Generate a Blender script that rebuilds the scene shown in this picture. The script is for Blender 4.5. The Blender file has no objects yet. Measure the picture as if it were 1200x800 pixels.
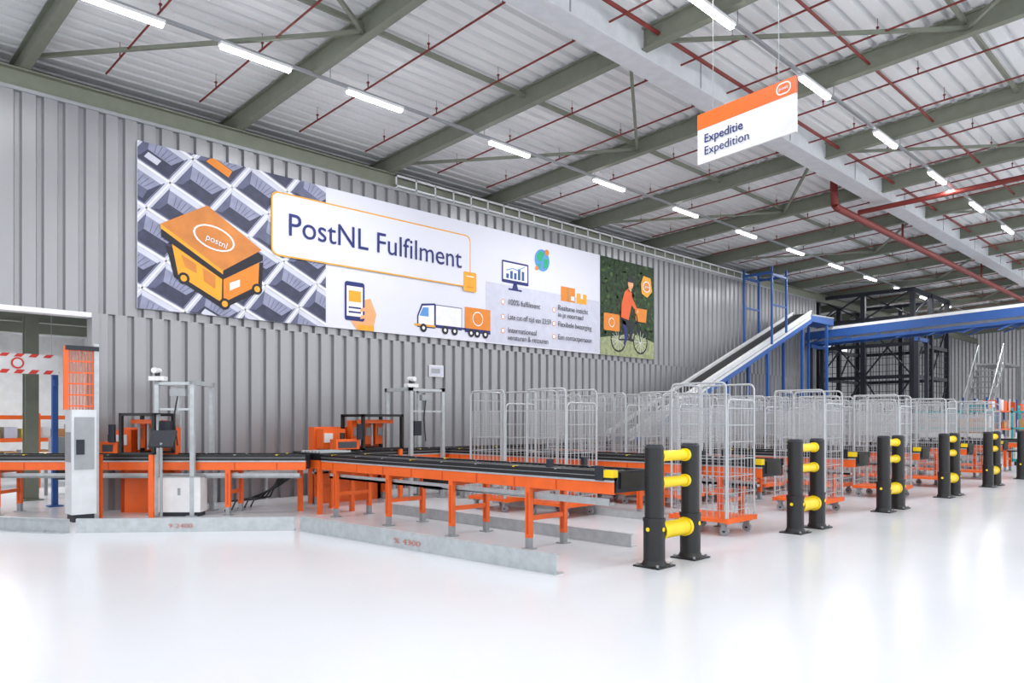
import bpy, math, random
from mathutils import Vector, Matrix
random.seed(7)
D=bpy.data; C=bpy.context
def lin(c):
    c=c/255.0
    return c/12.92 if c<=0.04045 else ((c+0.055)/1.055)**2.4
MATS={}
def mat(name,rgb,rough=0.5,metal=0.0,var=0.06,scale=6.0,emit=0.0,bump=0.0):
    if name in MATS: return MATS[name]
    m=D.materials.new(name); m.use_nodes=True
    nt=m.node_tree; b=nt.nodes['Principled BSDF']
    col=[lin(v) for v in rgb]
    tc=nt.nodes.new('ShaderNodeTexCoord'); nz=nt.nodes.new('ShaderNodeTexNoise')
    nz.inputs['Scale'].default_value=scale; nz.inputs['Detail'].default_value=4
    nt.links.new(tc.outputs['Object'],nz.inputs['Vector'])
    rp=nt.nodes.new('ShaderNodeValToRGB')
    rp.color_ramp.elements[0].position=0.3; rp.color_ramp.elements[1].position=0.7
    rp.color_ramp.elements[0].color=[v*(1-var) for v in col]+[1]
    rp.color_ramp.elements[1].color=[min(1,v*(1+var)) for v in col]+[1]
    nt.links.new(nz.outputs['Fac'],rp.inputs['Fac'])
    nt.links.new(rp.outputs['Color'],b.inputs['Base Color'])
    b.inputs['Roughness'].default_value=rough; b.inputs['Metallic'].default_value=metal
    if emit>0:
        b.inputs['Emission Color'].default_value=col+[1]; b.inputs['Emission Strength'].default_value=emit
    if bump>0:
        bp=nt.nodes.new('ShaderNodeBump'); bp.inputs['Strength'].default_value=bump
        nt.links.new(nz.outputs['Fac'],bp.inputs['Height']); nt.links.new(bp.outputs['Normal'],b.inputs['Normal'])
    MATS[name]=m; return m
ORANGE=mat('orange_paint',(238,102,34),0.4)
ORSH=mat('orange_recess_shade',(205,78,24),0.5)  # darker copy of the orange: recess shade painted as strips on conveyors
ORANGE2=mat('orange_print',(226,134,44),0.6)
BLACK=mat('black_plastic',(22,23,26),0.45)
DARK=mat('dark_steel',(30,35,46),0.5)
YEL=mat('yellow_plastic',(244,210,14),0.4)
GREY=mat('grey_metal',(154,158,162),0.4,0.2)
GALV=mat('galvanised_steel',(182,188,192),0.4,0.25,0.1,12)
WIRE=mat('zinc_wire',(184,188,192),0.4,0.25)
WHITE=mat('white_paint',(226,227,229),0.45)
GREEN=mat('green_grey_steel',(126,131,117),0.55)
RED=mat('red_pipe',(124,44,38),0.5)
BLUE=mat('blue_steel',(42,86,156),0.45)
TEAL=mat('teal_plastic',(40,160,165),0.5)
WALLM=mat('grey_cladding',(150,151,155),0.32,0.4,0.02,1.0)
DECKM=mat('roof_deck',(234,236,237),0.6,0.0,0.02,1.0)
GIRD=mat('light_girder',(212,216,220),0.5)
LAMP=mat('lamp_tube',(255,255,255),0.5,0,0,1,16.0)
CARD=mat('cardboard',(190,140,90),0.8)

class MB:
    def __init__(s): s.v=[];s.f=[];s.m=[];s.s=[];s.mats=[]
    def mi(s,m):
        if m not in s.mats: s.mats.append(m)
        return s.mats.index(m)
    def add(s,vs,fs,m,sm=False):
        o=len(s.v); s.v+=[tuple(v) for v in vs]; k=s.mi(m)
        for f in fs: s.f.append([i+o for i in f]); s.m.append(k); s.s.append(sm)
    def box(s,x0,y0,z0,x1,y1,z1,m):
        if x0>x1:x0,x1=x1,x0
        if y0>y1:y0,y1=y1,y0
        if z0>z1:z0,z1=z1,z0
        s.add([(x0,y0,z0),(x1,y0,z0),(x1,y1,z0),(x0,y1,z0),(x0,y0,z1),(x1,y0,z1),(x1,y1,z1),(x0,y1,z1)],
          [(3,2,1,0),(4,5,6,7),(0,1,5,4),(1,2,6,5),(2,3,7,6),(3,0,4,7)],m)
    def beam(s,p,q,w,h,m):
        p=Vector(p);q=Vector(q);d=(q-p).normalized()
        up=Vector((0,0,1)) if abs(d.z)<0.95 else Vector((1,0,0))
        a=d.cross(up).normalized()*w/2; b=a.cross(d).normalized()*h/2
        vs=[p-a-b,p+a-b,p+a+b,p-a+b,q-a-b,q+a-b,q+a+b,q-a+b]
        s.add(vs,[(0,1,2,3),(7,6,5,4),(0,4,5,1),(1,5,6,2),(2,6,7,3),(3,7,4,0)],m)
    def cyl(s,p,q,r,m,n=10,r2=None,cap=True):
        p=Vector(p);q=Vector(q);d=(q-p).normalized(); r2=r if r2 is None else r2
        up=Vector((0,0,1)) if abs(d.z)<0.95 else Vector((1,0,0))
        a=d.cross(up).normalized(); b=a.cross(d).normalized()
        vs=[];fs=[]
        for i in range(n):
            t=2*math.pi*i/n; e=a*math.cos(t)+b*math.sin(t); vs.append(p+e*r); vs.append(q+e*r2)
        for i in range(n):
            j=(i+1)%n; fs.append((2*i,2*j,2*j+1,2*i+1))
        s.add(vs,fs,m,True)
        if cap:
            s.add([vs[2*i] for i in range(n)],[tuple(range(n))[::-1]],m)
            s.add([vs[2*i+1] for i in range(n)],[tuple(range(n))],m)
    def path(s,pts,r,m,n=6):
        for i in range(len(pts)-1): s.cyl(pts[i],pts[i+1],r,m,n)
    def ibeam(s,p,q,w,h,m,t=0.02):
        p=Vector(p);q=Vector(q); z=Vector((0,0,1))
        s.beam(p+z*t/2,q+z*t/2,w,t,m); s.beam(p+z*(h-t/2),q+z*(h-t/2),w,t,m)
        s.beam(p+z*h/2,q+z*h/2,t,h-2*t,m)
    def obj(s,name,loc=(0,0,0),rz=0,parent=None,scale=1):
        me=D.meshes.new(name); me.from_pydata(s.v,[],s.f)
        for m in s.mats: me.materials.append(m)
        for i,p in enumerate(me.polygons): p.material_index=s.m[i]; p.use_smooth=s.s[i]
        me.update(); o=D.objects.new(name,me); C.collection.objects.link(o)
        o.location=loc; o.rotation_euler=(0,0,rz); o.scale=(scale,)*3
        if parent: o.parent=parent
        return o
def text(body,w,size,loc,rot,m,parent,name,bold=0.0):
    cu=D.curves.new(name,'FONT'); cu.body=body; cu.size=size; cu.extrude=0.001; cu.offset=bold
    o=D.objects.new(name,cu); C.collection.objects.link(o); cu.materials.append(m)
    C.view_layer.update()
    if w:
        k=w/max(0.001,o.dimensions.x); o.scale=(k,1,1)
    o.rotation_euler=rot; o.parent=parent; o.location=loc
    return o

YW=12.3
def roofz(y): return 6.285+0.05*(YW-y)   # underside of rafters
# ---------------- floor
fm=mat('floor_epoxy',(220,223,229),0.25,0,0.008,0.5)
nt=fm.node_tree; b=nt.nodes['Principled BSDF']
n2=nt.nodes.new('ShaderNodeTexNoise'); n2.inputs['Scale'].default_value=0.8; n2.inputs['Detail'].default_value=2
tc=[n for n in nt.nodes if n.type=='TEX_COORD'][0]; nt.links.new(tc.outputs['Object'],n2.inputs['Vector'])
mr=nt.nodes.new('ShaderNodeMapRange'); mr.inputs['To Min'].default_value=0.17; mr.inputs['To Max'].default_value=0.25
nt.links.new(n2.outputs['Fac'],mr.inputs['Value']); nt.links.new(mr.outputs['Result'],b.inputs['Roughness'])
g=MB(); g.box(-14,-14,-0.2,52,22,0,fm); g.obj('floor')
# ---------------- corrugated cladding
def profile(x0,x1,pitch,depth):
    pts=[];x=x0
    while x<x1:
        for dx,dd in ((0,0),(pitch*0.62,0),(pitch*0.70,depth),(pitch*0.92,depth)):
            if x+dx<=x1: pts.append((x+dx,dd))
        x+=pitch
    pts.append((x1,0)); return pts
w=MB()
def clad(x0,x1,z0,z1,y=YW,m=WALLM):
    pr=profile(x0,x1,0.27,0.058)
    vs=[];fs=[]
    for x,dd in pr: vs+= [(x,y+dd,z0),(x,y+dd,z1)]
    for i in range(len(pr)-1): fs.append((2*i,2*i+2,2*i+3,2*i+1))
    w.add(vs,fs,m)
    w.box(x0,y+0.07,z0,x1,y+0.2,z1,m)
clad(-12.5,28.8,2.95,5.98); clad(3.56,28.8,0,2.95); clad(-12.5,0.3,0,2.95)
w.box(0.3,YW-0.02,2.88,3.6,YW+0.2,2.95,WHITE)
w.box(3.5,YW-0.03,0,3.6,YW+0.22,2.95,WALLM); w.box(0.25,YW-0.03,0,0.35,YW+0.22,2.95,DARK)
w.box(28.7,YW-0.02,0,28.85,YW+0.22,5.98,WALLM)
w.box(-12.5,YW-0.02,5.95,28.8,YW+0.21,6.0,GREY)
w.obj('wall_back')
w=MB()
for i in range(160):
    y=-12+i*0.2
    w.box(52,y,0,52.04,y+0.13,roofz(y)+.3,WHITE)
    w.box(52.04,y,0,52.2,y+.2,roofz(y)+.32,WALLM)
w.obj('wall_far')
w=MB(); w.box(-12.5,20,0,52,20.2,6.0,WHITE); w.obj('wall_rear')
w=MB()
for i in range(40):
    w.box(-6,12.6+i*0.19,3.3+(i%2)*0.05,5.5,12.6+i*0.19+0.19,3.4+(i%2)*0.05,DECKM)
for y in (13.5,15.5,17.5): w.ibeam((-6,y,3.1),(5.5,y,3.1),0.1,0.2,GREEN)
w.obj('ceiling_annex')
w=MB(); w.box(5.5,12.55,0,5.6,20,3.45,WHITE); w.obj('wall_annex')
# ---------------- roof
r=MB(); vs=[];fs=[]; prof=profile(-14,20.5,0.25,0.09)
for y,dd in prof:
    z=roofz(y)+0.34+dd; vs+=[(-14,y,z),(52.2,y,z)]
for i in range(len(prof)-1): fs.append((2*i,2*i+1,2*i+3,2*i+2))
r.add(vs,fs,DECKM)
r.add([(-14,-14,roofz(-14)+0.5),(52.2,-14,roofz(-14)+0.5),(52.2,20.5,roofz(20.5)+0.5),(-14,20.5,roofz(20.5)+0.5)],[(0,1,2,3)],DECKM)
r.obj('ceiling')
r=MB(); RX=[2.66+3.12*k for k in range(-4,16)]
for x in RX:
    r.ibeam((x,20,roofz(20)),(x,-13,roofz(-13)),0.13,0.31,GREEN)
r.ibeam((-12.5,YW+0.1,6.0),(52,YW+0.1,6.0),0.2,0.28,GREEN)
for y in (8.6,3.0,-2.0):
    r.beam((-12,y,roofz(y)+0.2),(52,y,roofz(y)+0.2),0.05,0.07,GREEN)
for k in (4,6,8,10,12,14,16):
    x=2.66+3.12*(k-4)
    r.beam((x,12.2,roofz(12.2)+0.12),(x+3.12,8.6,roofz(8.6)+0.12),0.05,0.05,GREEN)
    r.beam((x+3.12,8.6,roofz(8.6)+0.1),(x,6.5,roofz(6.5)+0.1),0.05,0.05,GREEN)
    r.beam((x,6.2,roofz(6.2)+0.12),(x+3.12,3,roofz(3)+0.12),0.05,0.05,GREEN)
    r.beam((x+3.12,3,roofz(3)+0.1),(x,0,roofz(0)+0.1),0.05,0.05,GREEN)
r.obj('roof_beams')
r=MB(); r.box(-12,6.25,6.51,52,6.56,6.93,GIRD)
r.box(-12,6.21,6.48,52,6.60,6.505,GIRD)
for k in range(-3,16): r.box(2.66+3.12*k+1.5,6.24,6.51,2.66+3.12*k+1.52,6.249,6.93,GREY)
r.obj('roof_girder')
# sprinkler
r=MB()
for x in RX:
    for dx in (-0.8,0.95):
        X=x+dx; r.cyl((X,12,roofz(12)+0.12),(X,-8,roofz(-8)+0.12),0.015,RED,6)
        for j in range(10):
            y=11.4-j*1.5; z=roofz(y)+0.12
            r.cyl((X,y,z),(X,y,z+0.08),0.01,RED,5); r.cyl((X,y,z+0.08),(X,y,z+0.1),0.022,RED,6)
            r.cyl((X,y,z+0.1),(X,y,roofz(y)+0.34),0.004,RED,4)
r.cyl((-10,6.0,6.75),(51.9,6.0,6.75),0.03,RED,8)
r.cyl((-10,4.3,6.8),(51.9,4.3,6.8),0.022,RED,8)
r.obj('sprinkler_pipes')
r=MB()
r.cyl((17.6,7.0,6.25),(51.9,7.0,6.25),0.085,RED,10); r.path([(17.6,7.0,6.25),(17.45,7.0,6.3),(17.4,7.0,6.6),(17.4,7.0,6.85)],0.085,RED,10)
r.path([(18.6,6.9,6.32),(18.6,0,6.5)],0.06,RED,8)
r.cyl((22,7,6.25),(22,7,6.85),0.03,RED,8); r.cyl((30,7,6.25),(30,7,6.85),0.03,RED,8)
r.cyl((18.6,3,6.4),(18.6,3,7.0),0.02,RED,8)
r.obj('fire_main_pipe')
# ---------------- luminaires
def lamps(Y,Z,xs,name):
    r=MB(); r.box(-8,Y-0.025,Z+0.06,50,Y+0.025,Z+0.1,GREY)
    for x in xs:
        r.box(x-0.52,Y-0.05,Z+0.02,x+0.52,Y+0.05,Z+0.06,WHITE)
        r.box(x-0.5,Y-0.032,Z-0.02,x+0.5,Y+0.032,Z+0.02,LAMP)
    for k in range(18):
        x=-6.5+k*3.12; r.cyl((x+0.05,Y,Z+0.1),(x+0.05,Y,roofz(Y)+0.33),0.006,GREY,5)
    return r.obj(name)
r1=[-6.2,-3.1,3.12,4.87,6.83]+[9.79+2.975*k for k in range(13)]
r2=[-0.7,2.4,5.45]+[8.5+3.06*k for k in range(14)]
lamps(9.85,6.33,r1,'light_track'); lamps(4.94,6.48,r2,'light_track')
lamps(-0.5,6.6,[-6+3.06*k for k in range(18)],'light_track'); lamps(-6,6.8,[-6+3.06*k for k in range(18)],'light_track')
def area(x,y,z,sx,sy,e,rot=(0,0,0)):
    l=D.lights.new('batten_lamp','AREA'); l.shape='RECTANGLE'; l.size=sx; l.size_y=sy; l.energy=e; l.color=(1,0.995,0.985)
    o=D.objects.new('batten_lamp',l); o.location=(x,y,z); o.rotation_euler=rot; C.collection.objects.link(o)
for Y,Z in ((9.85,6.29),(4.94,6.44),(-0.5,6.56),(-6,6.76)):
    for k in range(9):
        area(-5+6.1*k,Y,Z,3.0,0.12,100)
area(1.5,15,3.05,1.2,0.3,70); area(3.5,17.5,3.05,1.2,0.3,80)
# ---------------- banner (local x = along wall, z = up, plane facing -Y)
BX=3.93
BAN=mat('banner_vinyl',(220,222,235),0.55,0,0.01,1)
b=MB(); W_,H_=13.13,2.45
b.box(0,0.0,0,W_,0.03,H_,BAN)
LIL=mat('print_lilac',(204,207,222),0.6,0,.08,3); DB=mat('print_deep_blue',(58,61,84),0.6,0,0.25,8); MBL=mat('print_mid_blue',(142,146,172),0.6,0,.15,6)
MB3=mat('print_shade_blue',(94,98,126),0.6,0,.18,6)
NAVY=mat('print_navy',(30,40,110),0.6); PGREY=mat('print_grey',(200,203,220),0.6); PW=mat('print_white',(236,237,242),0.6)
SKIN=mat('print_skin',(235,170,120),0.6); PG=mat('print_green',(40,170,120),0.6); PBK=mat('print_black',(26,26,40),0.6)
FOL=mat('print_foliage',(34,58,30),0.7,0,0.9,9); PYEL=mat('print_yellow',(236,166,44),0.6); PLB=mat('print_lightblue',(90,150,215),0.6)
PGR2=mat('print_path',(150,160,120),0.7,0,0.3,9); RTOP=mat('print_robot_top',(206,128,60),0.6,0,.12,4)
LEAF=[FOL,mat('print_leaf',(70,100,42),0.7),mat('print_leaf_dark',(16,30,18),0.7),mat('print_leaf_dim',(44,72,34),0.7)]
JACK=mat('print_jacket',(232,98,44),0.6)
def clip(poly,x0,z0,x1,z1):
    def cl(P,ins,inter):
        out=[]
        for i in range(len(P)):
            a,c=P[i-1],P[i]
            if ins(c):
                if not ins(a): out.append(inter(a,c))
                out.append(c)
            elif ins(a): out.append(inter(a,c))
        return out
    for ax,v,sg in ((0,x0,1),(0,x1,-1),(1,z0,1),(1,z1,-1)):
        if not poly: return poly
        poly=cl(poly,lambda p:(p[ax]-v)*sg>=0,lambda a,c:tuple(a[i]+(c[i]-a[i])*((v-a[ax])/(c[ax]-a[ax])) for i in (0,1)))
    return poly
def flat(mb,poly,lay,m,rect=None):
    if rect: poly=clip(poly,*rect)
    if len(poly)<3: return
    A=sum(poly[i-1][0]*poly[i][1]-poly[i][0]*poly[i-1][1] for i in range(len(poly)))
    if A<0: poly=poly[::-1]
    mb.add([(p[0],-0.002*lay,p[1]) for p in poly],[tuple(range(len(poly)))],m)
def rr(x0,z0,x1,z1,r,n=6):
    P=[]
    for cx,cz,a in ((x1-r,z1-r,0),(x0+r,z1-r,90),(x0+r,z0+r,180),(x1-r,z0+r,270)):
        for i in range(n+1):
            t=math.radians(a+90*i/n); P.append((cx+r*math.cos(t),cz+r*math.sin(t)))
    return P
def circ(cx,cz,r,n=20,rz=None): return [(cx+r*math.cos(2*math.pi*i/n),cz+(rz or r)*math.sin(2*math.pi*i/n)) for i in range(n)]
def line(p,q,wd):
    dx,dz=q[0]-p[0],q[1]-p[1]; L=math.hypot(dx,dz) or 1; nx,nz=-dz/L*wd/2,dx/L*wd/2
    return [(p[0]+nx,p[1]+nz),(p[0]-nx,p[1]-nz),(q[0]-nx,q[1]-nz),(q[0]+nx,q[1]+nz)]
R=(0,0,3.12,2.45)
flat(b,[(0,0),(3.12,0),(3.12,2.45),(0,2.45)],1,LIL)
A_=(0.62,-0.30); B_=(0.34,0.44)
def gp(i,j):
    return (-1.2+i*A_[0]+j*B_[0], 0.9+i*A_[1]+j*B_[1])
for i in range(-6,12):
    for j in range(-6,10):
        q=lambda u,v:gp(i+u,j+v)
        flat(b,[q(.09,.11),q(.93,.11),q(.93,.91),q(.09,.91)],2,DB,R)
        flat(b,[q(.09,.91),q(.93,.91),q(.80,.48),q(.26,.48)],3,MBL,R)      # far inner wall
        flat(b,[q(.09,.91),q(.09,.11),q(.22,.2),q(.26,.48)],3,MB3,R)        # side inner wall
        k=(i*7+j*3)%6
        if k==0: flat(b,[q(.22,.2),q(.84,.2),q(.80,.48),q(.26,.48)],4,MB3,R)
        if k==3: flat(b,[q(.3,.24),q(.6,.24),q(.6,.42),q(.3,.42)],4,LIL,R)
        flat(b,[q(.09,.91),q(.93,.91),q(.92,.84),q(.11,.84)],4,LIL,R)       # bin rim
        for u in (.3,.42,.54,.66,.78): flat(b,line(q(u,.8),q(.26+(u-.09)*.64,.5),.010),4,MB3,R)
        flat(b,line(q(0.0,.03),q(1.0,.03),.035),5,PW,R); flat(b,line(q(.02,0),q(.02,1.0),.022),5,PW,R)
        flat(b,line(q(0.08,.105),q(.94,.105),.02),5,MB3,R); flat(b,line(q(.945,.1),q(.945,.92),.014),5,MB3,R)
        if (i*5+j*7)%11==0: flat(b,[q(.24,.22),q(.82,.22),q(.79,.46),q(.28,.46)],5,ORANGE2,R)
# robot
flat(b,[(0.4,0.98),(0.52,0.52),(1.27,0.12),(1.92,0.48),(1.95,0.95),(1.2,0.8)],6,PBK)
flat(b,[(0.48,1.04),(1.26,0.62),(1.25,0.22),(0.58,0.56)],7,PYEL)
flat(b,[(1.28,0.62),(1.88,0.95),(1.86,0.56),(1.28,0.22)],7,ORANGE2)
flat(b,[(0.62,0.88),(0.85,0.76),(0.86,0.62),(0.68,0.7)],8,RTOP); flat(b,[(0.95,0.72),(1.15,0.62),(1.15,0.42),(0.97,0.52)],8,RTOP)
flat(b,[(1.38,.42),(1.55,.51),(1.55,.62),(1.38,.54)],8,PW)
flat(b,[(0.33,1.2),(1.02,1.6),(1.94,1.06),(1.94,0.98),(1.27,0.58),(0.33,1.1)],9,PBK)
flat(b,[(0.315,1.285),(1.02,1.70),(1.92,1.15),(1.27,0.72)],10,RTOP)
flat(b,[(0.315,1.285),(1.27,0.72),(1.27,0.66),(0.32,1.22)],11,PYEL)
lg=lambda t,rx,rz:(1.13+rx*math.cos(t)+.08*math.cos(t),1.21+rz*math.sin(t)-.05*math.cos(t))
flat(b,[lg(2*math.pi*k/22,.25,.19) for k in range(22)],11,PW); flat(b,[lg(2*math.pi*k/22,.22,.165) for k in range(22)],12,RTOP)
for cx,cz in ((1.3,0.2),(1.84,0.5),(0.66,0.52)):
    flat(b,circ(cx,cz,0.09,14),9,PBK); flat(b,circ(cx,cz,0.05,14),10,PYEL)
# label
flat(b,rr(2.08,1.10,6.5,2.17,0.13),13,PYEL); flat(b,rr(2.105,1.125,6.475,2.145,0.115),14,BAN)
flat(b,rr(6.3,1.02,6.66,1.42,0.03),15,PYEL); flat(b,[(6.38,1.1),(6.58,1.1),(6.58,1.12),(6.38,1.12)],16,ORANGE2); flat(b,[(6.38,1.32),(6.58,1.32),(6.58,1.34),(6.38,1.34)],16,PW)
# info panel
flat(b,[(6.95,0.03),(10.78,0.03),(10.78,1.3),(6.95,1.3)],2,PGREY)
# phone + hand
flat(b,[(3.75,0.0),(4.1,0.0),(4.18,0.32),(4.05,0.6),(3.72,0.5),(3.55,0.25)],3,SKIN)
flat(b,rr(3.5,0.16,3.92,0.86,0.05),4,NAVY); flat(b,[(3.54,0.24),(3.88,0.24),(3.88,0.78),(3.54,0.78)],5,PW)
flat(b,[(3.58,0.5),(3.84,0.5),(3.84,0.7),(3.58,0.7)],6,PYEL)
flat(b,[(3.58,0.3),(3.84,0.3),(3.84,0.33),(3.58,0.33)],6,NAVY); flat(b,[(3.58,0.38),(3.84,0.38),(3.84,0.41),(3.58,0.41)],6,NAVY)
flat(b,[(3.82,0.2),(4.0,0.24),(4.0,0.3),(3.84,0.27)],7,SKIN); flat(b,[(3.82,0.33),(4.02,0.38),(4.0,0.44),(3.84,0.4)],7,SKIN)
flat(b,[(3.78,-0.0),(4.12,0.0),(4.12,0.1),(3.78,0.1)],8,PYEL)
# truck
def tr(x,z): return (5.08+x,0.1+z)
flat(b,[tr(0.05,0.08),tr(0.05,0.3),tr(0.16,0.54),tr(0.5,0.58),tr(0.5,0.08)],3,NAVY)
flat(b,[tr(0.08,0.12),tr(0.08,0.29),tr(0.18,0.50),tr(0.47,0.54),tr(0.47,0.12)],4,PW)
flat(b,[tr(0.1,0.3),tr(0.19,0.47),tr(0.33,0.48),tr(0.33,0.3)],5,PLB)
flat(b,[tr(0.5,0.1),tr(0.5,0.56),tr(1.2,0.56),tr(1.2,0.1)],3,NAVY); flat(b,[tr(0.515,0.16),tr(0.515,0.545),tr(1.185,0.545),tr(1.185,0.16)],4,PW)
flat(b,[tr(1.28,0.1),tr(1.28,0.6),tr(2.0,0.6),tr(2.0,0.1)],3,ORANGE2); flat(b,[tr(1.28,0.08),tr(2.0,0.08),tr(2.0,0.16),tr(1.28,0.16)],4,NAVY)
flat(b,circ(*tr(1.64,0.38),0.15),4,PW); flat(b,circ(*tr(1.64,0.38),0.13),5,ORANGE2)
flat(b,[tr(1.18,0.12),tr(1.3,0.12),tr(1.3,0.16),tr(1.18,0.16)],4,NAVY); flat(b,[tr(-0.02,0.1),tr(0.5,0.1),tr(0.5,0.14),tr(-0.02,0.14)],5,PYEL)
for x in (0.2,0.75,1.0,1.45,1.62,1.85): flat(b,circ(*tr(x,0.07),0.085,14),6,PBK); flat(b,circ(*tr(x,0.07),0.035,10),7,PW)
# monitor
flat(b,rr(7.42,1.35,8.25,1.83,0.03),3,NAVY); flat(b,[(7.46,1.42),(8.21,1.42),(8.21,1.79),(7.46,1.79)],4,PW)
flat(b,[(7.74,1.24),(7.92,1.24),(7.88,1.36),(7.78,1.36)],3,NAVY); flat(b,[(7.62,1.2),(8.04,1.2),(8.04,1.24),(7.62,1.24)],3,NAVY)
for k,hh in enumerate((0.1,0.17,0.14,0.24,0.2)): flat(b,[(7.55+k*0.12,1.45),(7.63+k*0.12,1.45),(7.63+k*0.12,1.45+hh),(7.55+k*0.12,1.45+hh)],5,BLUE)
for p,q in (((7.55,1.62),(7.75,1.68)),((7.75,1.68),(7.9,1.66)),((7.9,1.66),(8.12,1.76))): flat(b,line(p,q,0.02),6,PLB)
# globe
flat(b,circ(8.7,2.0,0.25,24),3,PLB); flat(b,[(8.5,2.05),(8.6,2.2),(8.78,2.18),(8.7,2.0),(8.6,1.95)],4,PG); flat(b,[(8.75,2.05),(8.92,2.05),(8.88,1.86),(8.74,1.82)],4,PG); flat(b,[(8.52,1.9),(8.62,1.92),(8.64,1.78)],4,PG)
flat(b,circ(8.86,2.2,0.07),5,ORANGE2); flat(b,circ(8.52,1.8,0.05),5,ORANGE2)
# boxes
flat(b,[(9.35,1.16),(9.85,1.16),(9.85,1.5),(9.35,1.5)],4,ORANGE2); flat(b,[(9.56,1.16),(9.64,1.16),(9.64,1.5),(9.56,1.5)],5,CARD); flat(b,[(9.7,1.2),(9.82,1.2),(9.82,1.3),(9.7,1.3)],6,PW)
flat(b,[(9.92,1.16),(10.28,1.16),(10.28,1.4),(9.92,1.4)],4,PYEL); flat(b,[(10.06,1.28),(10.14,1.28),(10.14,1.4),(10.06,1.4)],5,PW)
for (x,zs) in ((7.45,(0.92,0.6,0.3)),(9.1,(0.92,0.6,0.3))):
    for z in zs: flat(b,circ(x,z,0.06,14),4,ORANGE2); flat(b,circ(x,z,0.045,14),5,PW)
# cyclist photo
R2=(10.81,0,13.13,2.45)
flat(b,[(10.81,0),(13.13,0),(13.13,2.45),(10.81,2.45)],2,FOL)
for i in range(260):
    x=random.uniform(10.85,13.1); z=random.uniform(0.5,2.42)
    flat(b,circ(x,z,random.uniform(.02,.08),6,random.uniform(.02,.06)),3,random.choice(LEAF),R2)
flat(b,[(10.81,0),(13.13,0),(13.13,0.45),(12.2,0.62),(10.81,0.42)],4,PGR2)
def ring(cx,cz,r,wd,lay,m,n=24):
    for i in range(n):
        a,c=2*math.pi*i/n,2*math.pi*(i+1)/n
        flat(b,line((cx+r*math.cos(a),cz+r*math.sin(a)),(cx+r*math.cos(c),cz+r*math.sin(c)),wd),lay,m)
ring(11.55,0.42,0.3,0.045,5,PBK); ring(12.5,0.42,0.3,0.045,5,PBK)
for cx in (11.55,12.5):
    for k in range(6):
        a=k*math.pi/6; flat(b,line((cx-.3*math.cos(a),.42-.3*math.sin(a)),(cx+.3*math.cos(a),.42+.3*math.sin(a)),.008),5,PW)
for p,q in (((11.55,.42),(12.0,.45)),((11.55,.42),(11.8,.95)),((11.8,.95),(12.0,.45)),((12.0,.45),(12.35,.98)),((11.8,.9),(12.33,.9)),((12.5,.42),(12.33,1.1)),((12.33,1.1),(12.2,1.18))):
    flat(b,line(p,q,.04),6,PBK)
flat(b,rr(10.95,0.62,11.6,1.05,0.05),6,ORANGE2); flat(b,circ(11.27,0.83,0.12),7,PW); flat(b,circ(11.27,0.83,0.1),8,ORANGE2)
flat(b,[(12.3,0.95),(12.75,0.95),(12.8,1.3),(12.25,1.3)],6,ORANGE2)
flat(b,[(11.68,1.0),(11.95,0.95),(12.22,0.82),(12.1,0.45),(12.0,0.42),(12.03,0.75),(11.7,0.85)],7,PBK)
flat(b,[(11.7,0.95),(11.86,0.9),(11.95,0.5),(11.82,0.3),(11.76,0.32),(11.82,0.52)],7,NAVY)
flat(b,[(11.98,.42),(12.2,.40),(12.22,.46),(12.08,.5)],8,PBK)
flat(b,[(11.66,1.0),(11.98,0.95),(12.12,1.4),(12.12,1.66),(11.95,1.76),(11.8,1.66),(11.68,1.35)],8,JACK)
flat(b,[(12.0,1.62),(12.12,1.55),(12.38,1.25),(12.32,1.2),(12.02,1.4)],9,JACK)
flat(b,circ(12.36,1.21,0.045),10,SKIN)
flat(b,[(11.95,1.7),(12.1,1.7),(12.1,1.8),(11.98,1.8)],8,SKIN); flat(b,circ(12.06,1.9,0.12,16,.14),9,SKIN)
flat(b,[(11.9,1.93),(12.2,1.93),(12.18,2.05),(12.08,2.12),(11.97,2.09)],10,PBK)
flat(b,[(12.5,1.95),(12.62,2.18),(12.95,2.15),(13.02,1.8),(12.8,1.62),(12.55,1.7)],11,PYEL)
flat(b,circ(12.76,1.9,0.17,18,.15),12,PW); flat(b,circ(12.76,1.9,0.14,18,.12),13,ORANGE2)
ban=b.obj('fulfilment_banner',(BX*1.05,YW-0.05,3.08),0,None,1.05)
RT=(math.pi/2,0,0)
text('PostNL Fulfilment',3.85,0.54,(2.36,-0.04,1.47),RT,NAVY,ban,'banner_title')
for (x,z,t,wd) in ((7.58,.88,'100% fulfilment',1.0),(7.58,.56,'Late cut-off tijd van 23:59',1.38),(7.58,.27,'Internationaal',.9),(7.58,.11,'versturen & retouren',1.3),
   (9.22,.93,'Realtime inzicht',1.08),(9.22,.77,'in je voorraad',.9),(9.22,.55,'Flexibele bezorging',1.22),(9.22,.25,'Een contactpersoon',1.22)):
    text(t,wd,0.17,(x,-0.03,z),RT,PBK,ban,'banner_caption')
text('postnl',0.34,0.14,(0.98,-0.04,1.17),(math.pi/2,0.3,0),PW,ban,'robot_logo')
text('post',0.2,0.1,(12.66,-0.04,1.87),RT,PW,ban,'badge_logo')
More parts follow.
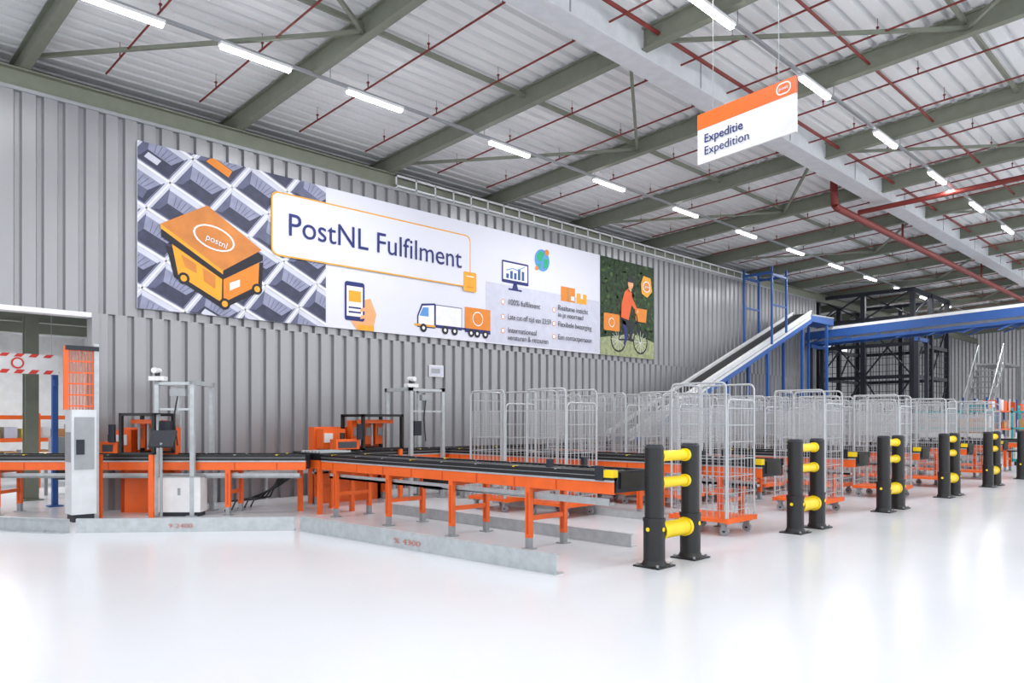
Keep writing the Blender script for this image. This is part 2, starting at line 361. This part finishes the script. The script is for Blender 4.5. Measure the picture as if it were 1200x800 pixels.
# ---------------- hanging sign
ang=math.atan2(-1.3,-0.2)
s=MB(); L=1.315; s.box(0,-0.015,0,L,0.015,0.59,WHITE); s.box(0,-0.018,0.41,L,0.018,0.592,ORANGE)
P=rr(1.08,0.44,1.26,0.57,0.06)
s.add([(p[0],-0.02,p[1]) for p in P],[tuple(range(len(P)))],PW); P=rr(1.095,0.455,1.245,0.555,0.045)
s.add([(p[0],-0.022,p[1]) for p in P],[tuple(range(len(P)))],ORANGE)
for x in (0.22,1.1): s.cyl((x,0,0.59),(x,0,2.25),0.005,GREY,5)
sg=s.obj('hanging_sign',(7.98,4.82,4.41),ang)
text('Expeditie',0.54,0.14,(0.1,-0.024,0.235),RT,NAVY,sg,'sign_text_upper',0.0012)
text('Expedition',0.62,0.14,(0.1,-0.024,0.09),RT,NAVY,sg,'sign_text_lower')
text('post',0.11,0.05,(1.115,-0.026,0.49),RT,PW,sg,'sign_logo')
# ---------------- conveyors
def conveyor(name,p,q,w=0.55,legs=1.25,first=0.35,endcap=True):
    p=Vector(p);q=Vector(q); L=(q-p).length; c=MB()
    for sy in (-1,1):
        y=sy*w/2
        c.box(0,y-0.02,0.65,L,y+0.02,0.765,ORANGE); c.box(0,y-0.03,0.765,L,y+0.03,0.785,GALV)
        c.box(0,y-0.035,0.785,L,y+0.035,0.87,BLACK); c.box(0,y-0.037,0.822,L,y+0.037,0.828,GREY)
        n=int(L/0.6)
        for i in range(n):
            x=0.3+i*0.6
            c.box(x-0.015,y-0.037,0.86,x+0.015,y+0.037,0.872,YEL if i%3==0 else GREY)
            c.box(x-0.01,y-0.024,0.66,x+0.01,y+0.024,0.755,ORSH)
    n=int(L/0.1)
    for i in range(n): c.cyl((0.05+i*0.1,-w/2+0.02,0.82),(0.05+i*0.1,w/2-0.02,0.82),0.035,BLACK,8)
    x=first
    while x<L-0.1:
        for sy in (-1,1):
            y=sy*(w/2-0.0)
            c.box(x-0.035,y-0.025,0.12,x+0.035,y+0.025,0.66,ORANGE)
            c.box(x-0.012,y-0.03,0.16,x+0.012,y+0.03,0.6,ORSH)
            c.box(x-0.06,y-0.06,0,x+0.06,y+0.06,0.012,GREY); c.box(x-0.028,y-0.03,0.012,x+0.028,y+0.03,0.12,GREY)
        c.box(x-0.02,-w/2,0.3,x+0.02,w/2,0.35,ORANGE); c.box(x-0.02,-w/2,0.6,x+0.02,w/2,0.66,ORANGE)
        x+=legs
    c.box(0.1,-w/2+0.05,0.53,L-0.1,-w/2+0.13,0.56,GALV)
    c.box(0.1,-w/2+0.05,0.53,L-0.1,-w/2+0.055,0.6,GALV)
    c.box(L*0.4,-0.1,0.5,L*0.4+0.3,0.12,0.66,DARK)
    c.cyl((L*0.4+0.1,0.1,0.58),(L*0.4+0.1,w/2-0.05,0.58),0.06,GREY,12)
    c.box(L-0.03,-w/2,0.66,L,w/2,0.87,DARK)
    if endcap:
        c.box(L-0.10,-w/2-0.04,0.81,L+0.01,-w/2+0.04,0.88,YEL); c.box(L-0.01,-w/2+.08,.7,L+.02,w/2-.08,.85,BLACK)
        c.box(L-0.2,-w/2-.05,.78,L-0.1,-w/2-.03,.92,DARK)
        c.box(L-0.85,-w/2-.03,.875,L-0.8,-w/2+.03,.96,DARK); c.box(L-0.85,w/2-.03,.875,L-0.8,w/2+.03,.96,DARK)
    return c.obj(name,(p.x,p.y,0),math.atan2(q.y-p.y,q.x-p.x))
LX=[6.03+2.97*k for k in range(7)]
for k,x in enumerate(LX): conveyor('roller_conveyor',(x,10.3 if k else 9.6,0),(x,4.38,0))
conveyor('roller_conveyor',(1.4,14.2,0),(5.72,9.88,0),0.5,1.1,0.6,False)
conveyor('roller_conveyor',(6.0,10.62,0),(26.8,10.62,0),0.5,1.3,0.4,False)
c=MB(); c.box(-0.30,-0.33,0.66,0.30,0.33,0.88,BLACK); c.box(-0.31,-0.34,0.66,0.31,0.34,0.78,ORANGE)
for i in range(6): c.cyl((-0.26,-0.25+i*0.1,0.885),(0.26,-0.25+i*0.1,0.885),0.025,GREY,8)
for sx in (-.27,.27):
    for sy in (-.28,.28): c.box(sx-.03,sy-.03,0,sx+.03,sy+.03,.66,ORANGE)
c.obj('transfer_unit',(6.03,9.97,0),0)
# ---------------- floor guide rails
def rail(name,pts,h=0.17):
    c=MB()
    for i in range(len(pts)-1):
        p=Vector((*pts[i],0));q=Vector((*pts[i+1],0))
        c.beam(p+Vector((0,0,h/2)),q+Vector((0,0,h/2)),0.012,h,GALV)
        d=(q-p).normalized(); n=Vector((-d.y,d.x,0))
        c.beam(p+n*0.05+Vector((0,0,0.005)),q+n*0.05+Vector((0,0,0.005)),0.1,0.01,GALV)
        c.beam(p+n*0.02+Vector((0,0,h-.005)),q+n*0.02+Vector((0,0,h-.005)),0.04,0.01,GALV)
        L=(q-p).length;k=0.3
        while k<L:
            a=p+d*k; c.cyl(a+n*0.06,a+n*0.06+Vector((0,0,0.04)),0.015,GREY,6); k+=0.8
    return c.obj(name)
r_diag=rail('floor_guard_rail',[(2.72,10.15),(4.68,8.47)]); r_long=rail('floor_guard_rail',[(4.72,8.4),(4.95,4.4)],0.18)
rail('floor_guard_rail',[(6.55,9.2),(6.6,4.8)],0.14); rail('floor_guard_rail',[(2.66,10.2),(1.6,12.0),(1.2,13)],0.17)
for x in LX[1:]: rail('floor_guard_rail',[(x-0.45,9.0),(x-0.45,6.0)],0.1)
MK=mat('red_marker',(196,130,122),0.7)
a1=math.atan2(-1.68,1.96)
text('9 2400',0.28,0.075,(3.53,9.43,0.05),(math.pi/2,0,a1),MK,r_diag,'rail_marking')
text('% 4300',0.42,0.08,(4.81,6.6,0.05),(math.pi/2,0,math.atan2(-4.0,0.23)),MK,r_long,'rail_marking')
# ---------------- bollards
def bollards(x,y):
    c=MB()
    for dx in (0,0.62):
        c.box(dx-0.14,-0.14,0,dx+0.14,0.14,0.015,BLACK)
        for bx in (-.11,.11):
            for by in (-.11,.11): c.cyl((dx+bx,by,0.015),(dx+bx,by,0.035),0.015,GREY,6)
        c.cyl((dx,0,0.015),(dx,0,0.06),0.12,BLACK,20,0.1); c.cyl((dx,0,0.06),(dx,0,0.42),0.1,BLACK,20)
        c.cyl((dx,0,0.42),(dx,0,0.45),0.105,BLACK,20); c.cyl((dx,0,0.45),(dx,0,1.1),0.088,BLACK,20)
        c.cyl((dx,0,1.1),(dx,0,1.13),0.092,DARK,20,0.075)
        c.cyl((dx,-0.102,0.35),(dx,-0.106,0.35),0.02,YEL,10); c.cyl((dx-.102,0,0.35),(dx-.106,0,0.35),0.02,YEL,10)
    for z,r_ in ((1.02,0.05),(0.77,0.05),(0.32,0.08)):
        c.cyl((0.08,0,z),(0.56,0,z),r_,YEL,18)
        c.cyl((0.08,0,z),(0.12,0,z),r_+.012,YEL,18); c.cyl((0.5,0,z),(0.54,0,z),r_+.012,YEL,18)
    return c.obj('safety_bollards',(x,y,0))
for k in range(7): bollards(5.9+2.97*k,4.03)
# ---------------- roll cages
c=MB(); w,d,H=0.70,0.78,1.80
c.box(0,0,0.16,w,d,0.2,ORANGE); c.box(-.01,-.01,0.15,w+.01,.03,0.21,ORANGE); c.box(-.01,d-.03,0.15,w+.01,d+.01,0.21,ORANGE)
for x in (0.08,w-0.08):
    for y in (0.08,d-0.08):
        c.box(x-.04,y-.04,.13,x+.04,y+.04,.16,GREY); c.box(x-.025,y-.02,.06,x-.018,y+.03,.14,GREY); c.box(x+.018,y-.02,.06,x+.025,y+.03,.14,GREY)
        c.cyl((x-.015,y,.055),(x+.015,y,.055),.055,GREY,14); c.cyl((x-.018,y,.055),(x+.018,y,.055),.02,DARK,8)
def panel(o,u,L,h,nv,hz,dense=None):
    o=Vector(o);u=Vector(u);z=Vector((0,0,1)); r_=0.07
    pts=[o+z*.2,o+z*(h-r_)]+[o+u*(r_-r_*math.cos(t))+z*(h-r_+r_*math.sin(t)) for t in (.4,.8,1.2,1.57)]
    pts+=[o+u*(L-r_+r_*math.sin(t))+z*(h-r_+r_*math.cos(t)) for t in (0,.4,.8,1.2,1.57)]+[o+u*L+z*.2]
    c.path(pts,0.014,WIRE,6)
    for i in range(1,nv):
        a=o+u*(L*i/nv); c.beam(a+z*.22,a+z*(h-.01),.0062,.0062,WIRE)
    for zz in hz: c.beam(o+z*zz,o+u*L+z*zz,.008,.008,WIRE)
    if dense:
        a0,a1=dense; k=int((a1-a0)/.025)
        for i in range(k+1): c.beam(o+z*(a0+i*.025),o+u*L+z*(a0+i*.025),.0065,.0065,WIRE)
        for i in range(1,nv*2): a=o+u*(L*i/nv/2); c.beam(a+z*a0,a+z*a1,.006,.006,WIRE)
hz=[.3,.5,.7,.9,1.1,1.3,1.5,1.66]
panel((0.01,0.02,0),(0,1,0),d-.04,H,9,hz,(1.1,1.5)); panel((w-.01,0.02,0),(0,1,0),d-.04,H,9,hz); panel((0.03,d-.01,0),(1,0,0),w-.06,H,8,hz)
panel((0.03,0.01,0),(1,0,0),w-.06,1.6,8,hz[:7])
cg=c.obj('roll_cage',(7.96,4.43,0)); me=cg.data
def cage(x,y,rz=0):
    o=D.objects.new('roll_cage',me); C.collection.objects.link(o); o.location=(x,y,0); o.rotation_euler=(0,0,rz)
for x,y in ((7.85,6.8),(7.75,7.9)): cage(x,y)
for k in range(1,5):
    x0=LX[k]
    for j,y in enumerate((4.5,5.45,6.4,7.35,8.3)):
        if (k,j) in ((3,3),(1,1)): continue
        cage(x0+1.90+random.uniform(-.05,.03),y+random.uniform(-.05,.05),random.uniform(-.03,.03))
        if j in (2,3,4): cage(x0+0.95+random.uniform(-.05,.05),y+random.uniform(-.05,.05),random.uniform(-.03,.03))
for y in (5,6,7.2): cage(22.6,y)
# ---------------- control cabinet with mesh mast
c=MB(); c.box(0,0,0.1,.3,.3,1.5,GIRD); c.box(.02,.02,0,.28,.28,.1,DARK); c.box(.03,-.01,.7,.27,0,1.4,GREY); c.box(.05,-.02,.9,.15,-.01,1.1,DARK)
c.box(-.01,.03,.8,0,.27,1.2,GREY); c.box(.3,.1,.0,.36,.16,2.4,GALV); c.box(-.06,.1,1.5,-.01,.16,2.35,ORANGE)
for i in range(9): c.beam((-.03+i*.04,.13,1.5),(-.03+i*.04,.13,2.3),.022,.01,ORANGE)
for i in range(6): c.beam((-.04,.13,1.55+i*.15),(.33,.13,1.55+i*.15),.012,.02,ORANGE)
c.box(-.05,.09,2.3,.36,.17,2.36,DARK)
c.obj('control_cabinet',(2.95,11.2,0))
def gantry(name,loc,rz,L=0.62,cam=True):
    c=MB()
    for x in (0,L):
        c.box(x-.03,-.37,0,x+.03,-.31,1.92,GALV); c.box(x-.03,.31,0,x+.03,.37,1.92,GALV)
        c.box(x-.03,-.37,1.86,x+.03,.37,1.92,GALV); c.box(x-.07,-.42,0,x+.07,-.26,.015,GREY);c.box(x-.07,.26,0,x+.07,.42,.015,GREY)
    c.box(0,-.36,1.86,L,-.32,1.90,GALV); c.box(0,-.36,1.5,L,-.33,1.53,GALV)
    if cam:
        c.box(-.1,-.4,1.92,.12,-.28,1.98,WHITE); c.cyl((.0,-.34,1.98),(.0,-.34,2.08),.035,DARK,12); c.cyl((.0,-.45,2.06),(.0,-.28,2.06),.04,WHITE,10); c.box(.2,-.4,1.7,.42,-.32,1.8,GREY); c.box(.05,-.38,1.1,.2,-.3,1.35,DARK)
        c.path([(.3,-.37,1.7),(.25,-.38,1.4),(.3,-.37,1.0)],.01,BLACK,6)
    c.obj(name,loc,rz)
gantry('scanner_gantry',(4.25,11.35,0),-math.pi/4,.5); gantry('scanner_gantry',(7.85,10.62,0),0,.7)
def machine(name,loc,rz,L):
    c=MB(); gd=mat('guard_panel',(70,72,78),.3)
    c.box(0,.30,0.0,L,.52,.62,ORANGE); c.box(0,.32,.62,L,.50,1.25,ORANGE)
    for x in (.0,L-.08):
        c.box(x,-.34,0,x+.06,-.29,.88,ORANGE); c.box(x,.3,0,x+.06,.36,.88,ORANGE)
    A0=L*.38; A1=L; Z0,Z1=.88,1.46
    for y in (-.34,.26):
        c.box(A0,y,Z0,A0+.04,y+.06,Z1,BLACK); c.box(A1-.04,y,Z0,A1,y+.06,Z1,BLACK)
        c.box(A0,y,Z1-.04,A1,y+.06,Z1,BLACK); c.box(A0,y,Z0,A1,y+.06,Z0+.03,BLACK)
    c.box(A0,-.3,Z1-.02,A1,.3,Z1,BLACK)
    n=3; wd=(A1-A0-.1)/n
    for i in range(n):
        x=A0+.05+i*wd
        c.box(x+.02,.1,Z0+.08,x+wd-.03,.24,Z1-.1,ORANGE); c.box(x+.06,.08,Z0+.22,x+wd-.08,.1,Z0+.36,GREY)
        c.cyl((x+wd/2,.0,Z0+.06),(x+wd/2,.0,Z1-.1),.02,GREY,8)
    c.beam((A0+.06,-.1,Z1-.12),(A1-.06,-.1,Z1-.12),.06,.06,ORANGE)
    c.box(.02,-.3,.9,A0-.04,-.12,1.06,ORANGE); c.box(.03,.1,.9,A0-.05,.3,1.22,ORANGE); c.box(.06,-.31,.92,A0-.1,-.3,1.02,gd)
    c.cyl((A0*.4,-.2,1.06),(A0*.4,-.2,1.16),.04,BLACK,12); c.box(.05,.08,1.0,.2,.1,1.15,WHITE)
    c.box(A0-.12,-.38,1.05,A0-.04,-.34,1.3,DARK)
    c.obj(name,loc,rz)
machine('strapping_machine',(6.4,10.62,0),0,1.3); machine('strapping_machine',(3.58,11.74,0),-math.pi/4,.8)
c=MB(); c.box(-.3,-.12,.06,.3,.12,.56,WHITE); c.box(-.28,-.1,0,.28,.1,.06,DARK); c.box(-.02,-.125,.3,.02,-.12,.4,GREY); c.box(-.31,-.13,.55,.31,.13,.57,GREY)
c.obj('floor_cabinet',(4.3,10.95,0),-math.pi/4)
c=MB(); c.box(0,0,0,.38,.02,.24,WHITE); c.box(.02,-.005,.02,.36,0,.22,PGREY); c.box(.05,-.008,.07,.28,-.005,.17,GREY)
c.obj('wall_notice',(9.85,YW-.03,2.27))
c=MB(); c.cyl((0,0,0),(0,0,1.05),.02,GREY,8); c.box(-.1,-.1,0,.1,.1,.012,GREY)
c.add([(-.17,-.03,1.0),(.17,-.03,1.0),(.17,.1,1.22),(-.17,.1,1.22),(-.17,-.01,.98),(.17,-.01,.98),(.17,.12,1.2),(-.17,.12,1.2)],[(0,1,2,3),(7,6,5,4),(0,4,5,1),(2,6,7,3),(1,5,6,2),(0,3,7,4)],DARK)
c.obj('operator_screen',(3.92,10.72,0),-math.pi/4)
c=MB()
for k in range(5):
    c.path([(4.9+k*.1,10.9,.02+.01*k),(5.1+k*.1,11.2,.12),(5.5+k*.08,11.3,.14),(5.9,11.2,.3+.03*k),(6.1,11.0,.5)],.014,BLACK,6)
c.obj('cable_bundle')
c=MB(); c.box(4.2,YW-.18,.42,13,YW-.06,.44,GALV); c.box(4.2,YW-.19,.42,13,YW-.18,.5,GALV)
for i in range(10): c.box(4.4+i*.9,YW-.1,0,4.44+i*.9,YW-.04,.42,GALV)
c.obj('cable_tray')
# ---------------- inclined belt conveyor
c=MB()
p=Vector((15.2,11.45,0.95)); q=Vector((25.7,11.45,5.0))
for sy in (-.33,.33):
    o=Vector((0,sy,0)); c.beam(p+o,q+o,.04,.24,GIRD); c.beam(p+o+Vector((0,0,-.2)),q+o+Vector((0,0,-.2)),.06,.14,BLUE)
    c.beam(p+o+Vector((0,0,.14)),q+o+Vector((0,0,.14)),.07,.04,WHITE); c.beam(p+o+Vector((0,0,-.02)),q+o+Vector((0,0,-.02)),.05,.03,GREY)
c.beam(p+Vector((0,0,.05)),q+Vector((0,0,.05)),.60,.03,BLACK)
c.beam(q+Vector((-.05,0,-.1)),q+Vector((1.85,0,-.1)),.72,.24,BLUE); c.beam(q,q+Vector((1.85,0,0.06)),.74,.05,GREY)
for x in (17.5,20,22.5,25,27):
    t=min(1,(x-p.x)/(q.x-p.x)); z=p.z+(q.z-p.z)*t-.25
    for sy in (-.33,.33): c.box(x-.05,11.45+sy-.04,0,x+.05,11.45+sy+.04,z,BLUE)
    c.beam((x,11.12,z*.5),(x,11.78,z*.5),.05,.05,BLUE)
c.obj('inclined_conveyor')
c=MB()
for x in (22.5,23.5):
    for y in (10.98,11.92): c.box(x-.03,y-.03,3.75 if x<23 else 4.2,x+.03,y+.03,6.2,BLUE)
    c.beam((x,10.95,6.0),(x,11.95,6.0),.07,.07,BLUE)
for y in (10.98,11.92): c.beam((22.5,y,5.95),(23.5,y,5.95),.06,.08,BLUE); c.beam((22.5,y,5.0),(23.5,y,5.0),.05,.05,BLUE)
c.obj('conveyor_hanger_frame')
c=MB()
for sx in (-.4,.4):
    p=Vector((28+sx,12.15,4.5)); q=Vector((28+sx,-2,5.0))
    c.beam(p,q,.05,.30,GIRD if sx>0 else BLUE); c.beam(p+Vector((0,0,-.3)),q+Vector((0,0,-.3)),.08,.10,BLUE); c.beam(p+Vector((0,0,.18)),q+Vector((0,0,.18)),.07,.1,WHITE)
    for i in range(14):
        y=12-i*1.0; c.beam((28+sx,y,4.2),(28+sx,y-.5,4.4),.04,.04,BLUE)
c.beam((28,12.15,4.55),(28,-2,5.05),.7,.03,BLACK)
for y in (8.3,2.0,11.9):
    for sx in (-.5,.5): c.box(28+sx-.06,y-.06,0,28+sx+.06,y+.06,4.15,DARK)
    c.beam((27.4,y,4.1),(28.6,y,4.1),.12,.12,BLUE)
c.obj('bridge_conveyor')
# ---------------- dark lift cage (open steel tower)
c=MB(); X0,X1,Y0,Y1=30,34.2,9.2,12.7
for x in (X0,(X0+X1)/2,X1):
    for y in (Y0,(Y0+Y1)/2,Y1):
        if x==(X0+X1)/2 and y==(Y0+Y1)/2: continue
        c.box(x-.08,y-.08,0,x+.08,y+.08,6.25,DARK)
for z in (1.5,3.0,4.2,5.2,6.2):
    for y in (Y0,Y1): c.beam((X0,y,z),(X1,y,z),.08,.13,DARK)
    for x in (X0,X1): c.beam((x,Y0,z),(x,Y1,z),.08,.13,DARK)
for i in range(12):
    y=Y0+i*(Y1-Y0)/12; c.box(X0-.01,y,.2,X0+.01,y+.02,4.2,DARK)
    x=X0+i*(X1-X0)/12; c.box(x,Y0-.01,.2,x+.02,Y0+.01,4.2,DARK)
for i in range(16):
    z=.2+i*.25; c.box(X0-.01,Y0,z,X0+.01,Y1,z+.016,DARK); c.box(X0,Y0-.01,z,X1,Y0+.01,z+.016,DARK)
ym=(Y0+Y1)/2; xm=(X0+X1)/2
for a,bz in ((0.2,3.0),(3.0,5.2),(5.2,6.2)):
    for ya,yb in ((Y0,ym),(ym,Y1)):
        c.beam((X0,ya,a),(X0,yb,bz),.05,.05,DARK); c.beam((X0,yb,a),(X0,ya,bz),.05,.05,DARK)
    for xa,xb in ((X0,xm),(xm,X1)): c.beam((xa,Y0,a),(xb,Y0,bz),.05,.05,DARK); c.beam((xa,Y1,a),(xb,Y1,bz),.05,.05,DARK)
c.box(X0,Y0,5.18,X1,Y1,5.22,DARK); c.obj('lift_cage')
# ---------------- platform railing above wall
c=MB(); c.box(9.0,YW+.25,5.7,24,YW+1.6,5.75,GALV)
c.box(9.0,YW-.03,6.02,24,YW-.01,6.06,GIRD); c.box(9.0,YW-.03,6.22,24,YW-.01,6.26,GIRD)
for i in range(31): c.box(9.0+i*.5,YW-.03,6.0,9.03+i*.5,YW-.01,6.26,GIRD)
c.obj('guard_railing')
# ---------------- far clutter
c=MB()
for i in range(9):
    x=31+i*2.1; y=7.0+random.uniform(-.3,.3)
    for zz in (.3,1.0,1.7): c.box(x,y,zz,x+1.6,y+.8,zz+.05,ORANGE)
    for a in (0,1.55):
        for bb in (0,.75): c.box(x+a,y+bb,0,x+a+.05,y+bb+.05,2.2,WHITE if i%2 else BLUE)
    for zz in (.35,1.05,1.75):
        for k in range(3):
            if random.random()<.85: c.box(x+.1+k*.5,y+.1,zz,x+.5+k*.5,y+.6,zz+random.uniform(.2,.5),random.choice([CARD,WHITE,TEAL,ORANGE,PGREY,WHITE]))
c.obj('parcel_racks')
for x,y in ((24.5,5.6),(25.6,6.9),(26.9,4.6)):
    c=MB(); c.box(0,0,.12,1.0,.9,.2,TEAL)
    for a in (0,.95):
        for bb in (0,.85): c.box(a,bb,.1,a+.05,bb+.05,1.75,TEAL)
    for zz in (.6,1.1,1.6): c.box(0,0,zz,1,.03,zz+.05,TEAL); c.box(0,0,zz,.03,.9,zz+.05,TEAL)
    c.box(.1,.1,.2,.9,.8,1.0,WHITE); c.box(.1,.1,1.0,.7,.7,1.4,CARD)
    for a in (.1,.9):
        for bb in (.1,.8): c.cyl((a,bb-.02,.06),(a,bb+.02,.06),.06,BLACK,10)
    c.obj('teal_parcel_trolley',(x,y,0))
c=MB()
for i in range(14):
    z=.3*i; c.box(40+i*.28,9.3,z+.25,40.3+i*.28,10.4,z+.3,GREY)
for y in (9.3,10.4):
    c.beam((40,y,.1),(44,y,4.2),.05,.25,GREY); c.beam((40,y,1.1),(44,y,5.2),.04,.04,GALV)
    for i in range(8): c.box(40+i*.57,y-.02,.1+i*.58,40.04+i*.57,y+.02,1.1+i*.58,GALV)
for y in (9.3,10.4):
    c.box(43.9,y-.05,0,44,y+.05,4.3,GREY)
c.box(43.9,9.2,4.15,47,10.5,4.25,GREY)
c.box(46.9,9.2,0,47,9.3,4.2,GREY); c.box(46.9,10.4,0,47,10.5,4.2,GREY)
c.obj('steel_stair')
# ---------------- annex contents
SR=mat('sign_red',(215,50,40))
c=MB(); c.box(0.8,13.2,2.06,3.3,13.23,2.36,WHITE)
for i in range(13):
    x=.8+i*.19; c.add([(x,13.19,2.06),(x+.1,13.19,2.06),(x+.15,13.19,2.12),(x+.05,13.19,2.12)],[(0,1,2,3)],SR)
    c.add([(x,13.19,2.31),(x+.1,13.19,2.31),(x+.15,13.19,2.36),(x+.05,13.19,2.36)],[(0,1,2,3)],SR)
c.cyl((2.75,13.19,2.215),(2.75,13.18,2.215),.085,SR,20); c.cyl((2.75,13.18,2.215),(2.75,13.17,2.215),.06,WHITE,20)
for x in (1,3.2): c.cyl((x,13.21,2.36),(x,13.21,3.3),.006,GREY,5)
c.obj('height_warning_sign')
c=MB()
c.box(-.1,-.1,0,.1,-.085,3.1,GREEN); c.box(-.1,.085,0,.1,.1,3.1,GREEN); c.box(-.01,-.09,0,.01,.09,3.1,GREEN); c.box(-.16,-.16,0,.16,.16,.02,GREEN); c.obj('steel_column',(3.3,14.9,0))
c=MB(); c.box(-.04,-.04,0,.04,.04,2.1,BLUE); c.box(-.1,-.1,0,.1,.1,.02,BLUE); c.box(-.03,-.09,1.9,.03,.04,2.0,BLUE); c.box(-.05,-.05,2.1,.05,.05,2.13,DARK); c.obj('blue_post',(3.33,13.55,0))
c=MB()
for x in (2.2,3.1,4.0,4.9):
    c.box(x,17.5,0,x+.05,17.55,1.5,ORANGE); c.box(x,18.2,0,x+.05,18.25,1.5,ORANGE)
for zz in (.5,.95,1.4):
    c.box(2.2,17.5,zz,4.95,18.25,zz+.05,WHITE); c.box(2.2,17.48,zz-.02,4.95,17.5,zz+.06,ORANGE)
for i in range(9):
    for zz in (.55,1.0): c.box(2.28+i*.29,17.55,zz,2.5+i*.29,18,zz+random.uniform(.12,.28),random.choice([CARD,WHITE,WHITE,YEL,PGREY]))
c.obj('picking_shelf')
c=MB(); c.box(0,0,.7,1.3,.7,.76,WHITE)
for a in (.03,1.22):
    for bb in (.03,.62): c.box(a,bb,0,a+.05,bb+.05,.7,GREY)
c.box(.2,.2,.76,.6,.5,1.05,GREY); c.box(.8,.3,.76,1.1,.34,1.1,DARK); c.box(.92,.33,.76,.98,.37,.9,DARK); c.obj('packing_table',(3.65,15.6,0))
# ---------------- world + camera
wd=D.worlds.new('world'); C.scene.world=wd; wd.use_nodes=True
bg=wd.node_tree.nodes['Background']; bg.inputs[0].default_value=(0.95,0.97,1,1); bg.inputs[1].default_value=1.95
cam=D.cameras.new('camera'); co=D.objects.new('camera',cam); C.collection.objects.link(co)
co.location=(0,0,1.35); co.rotation_euler=(math.pi/2,0,-math.pi/4)
cam.lens=36*885/1200; cam.sensor_width=36; cam.shift_y=93/1200; cam.clip_end=200
C.scene.camera=co
C.scene.view_settings.view_transform='Standard'; C.scene.view_settings.look='None'; C.scene.view_settings.exposure=0.03
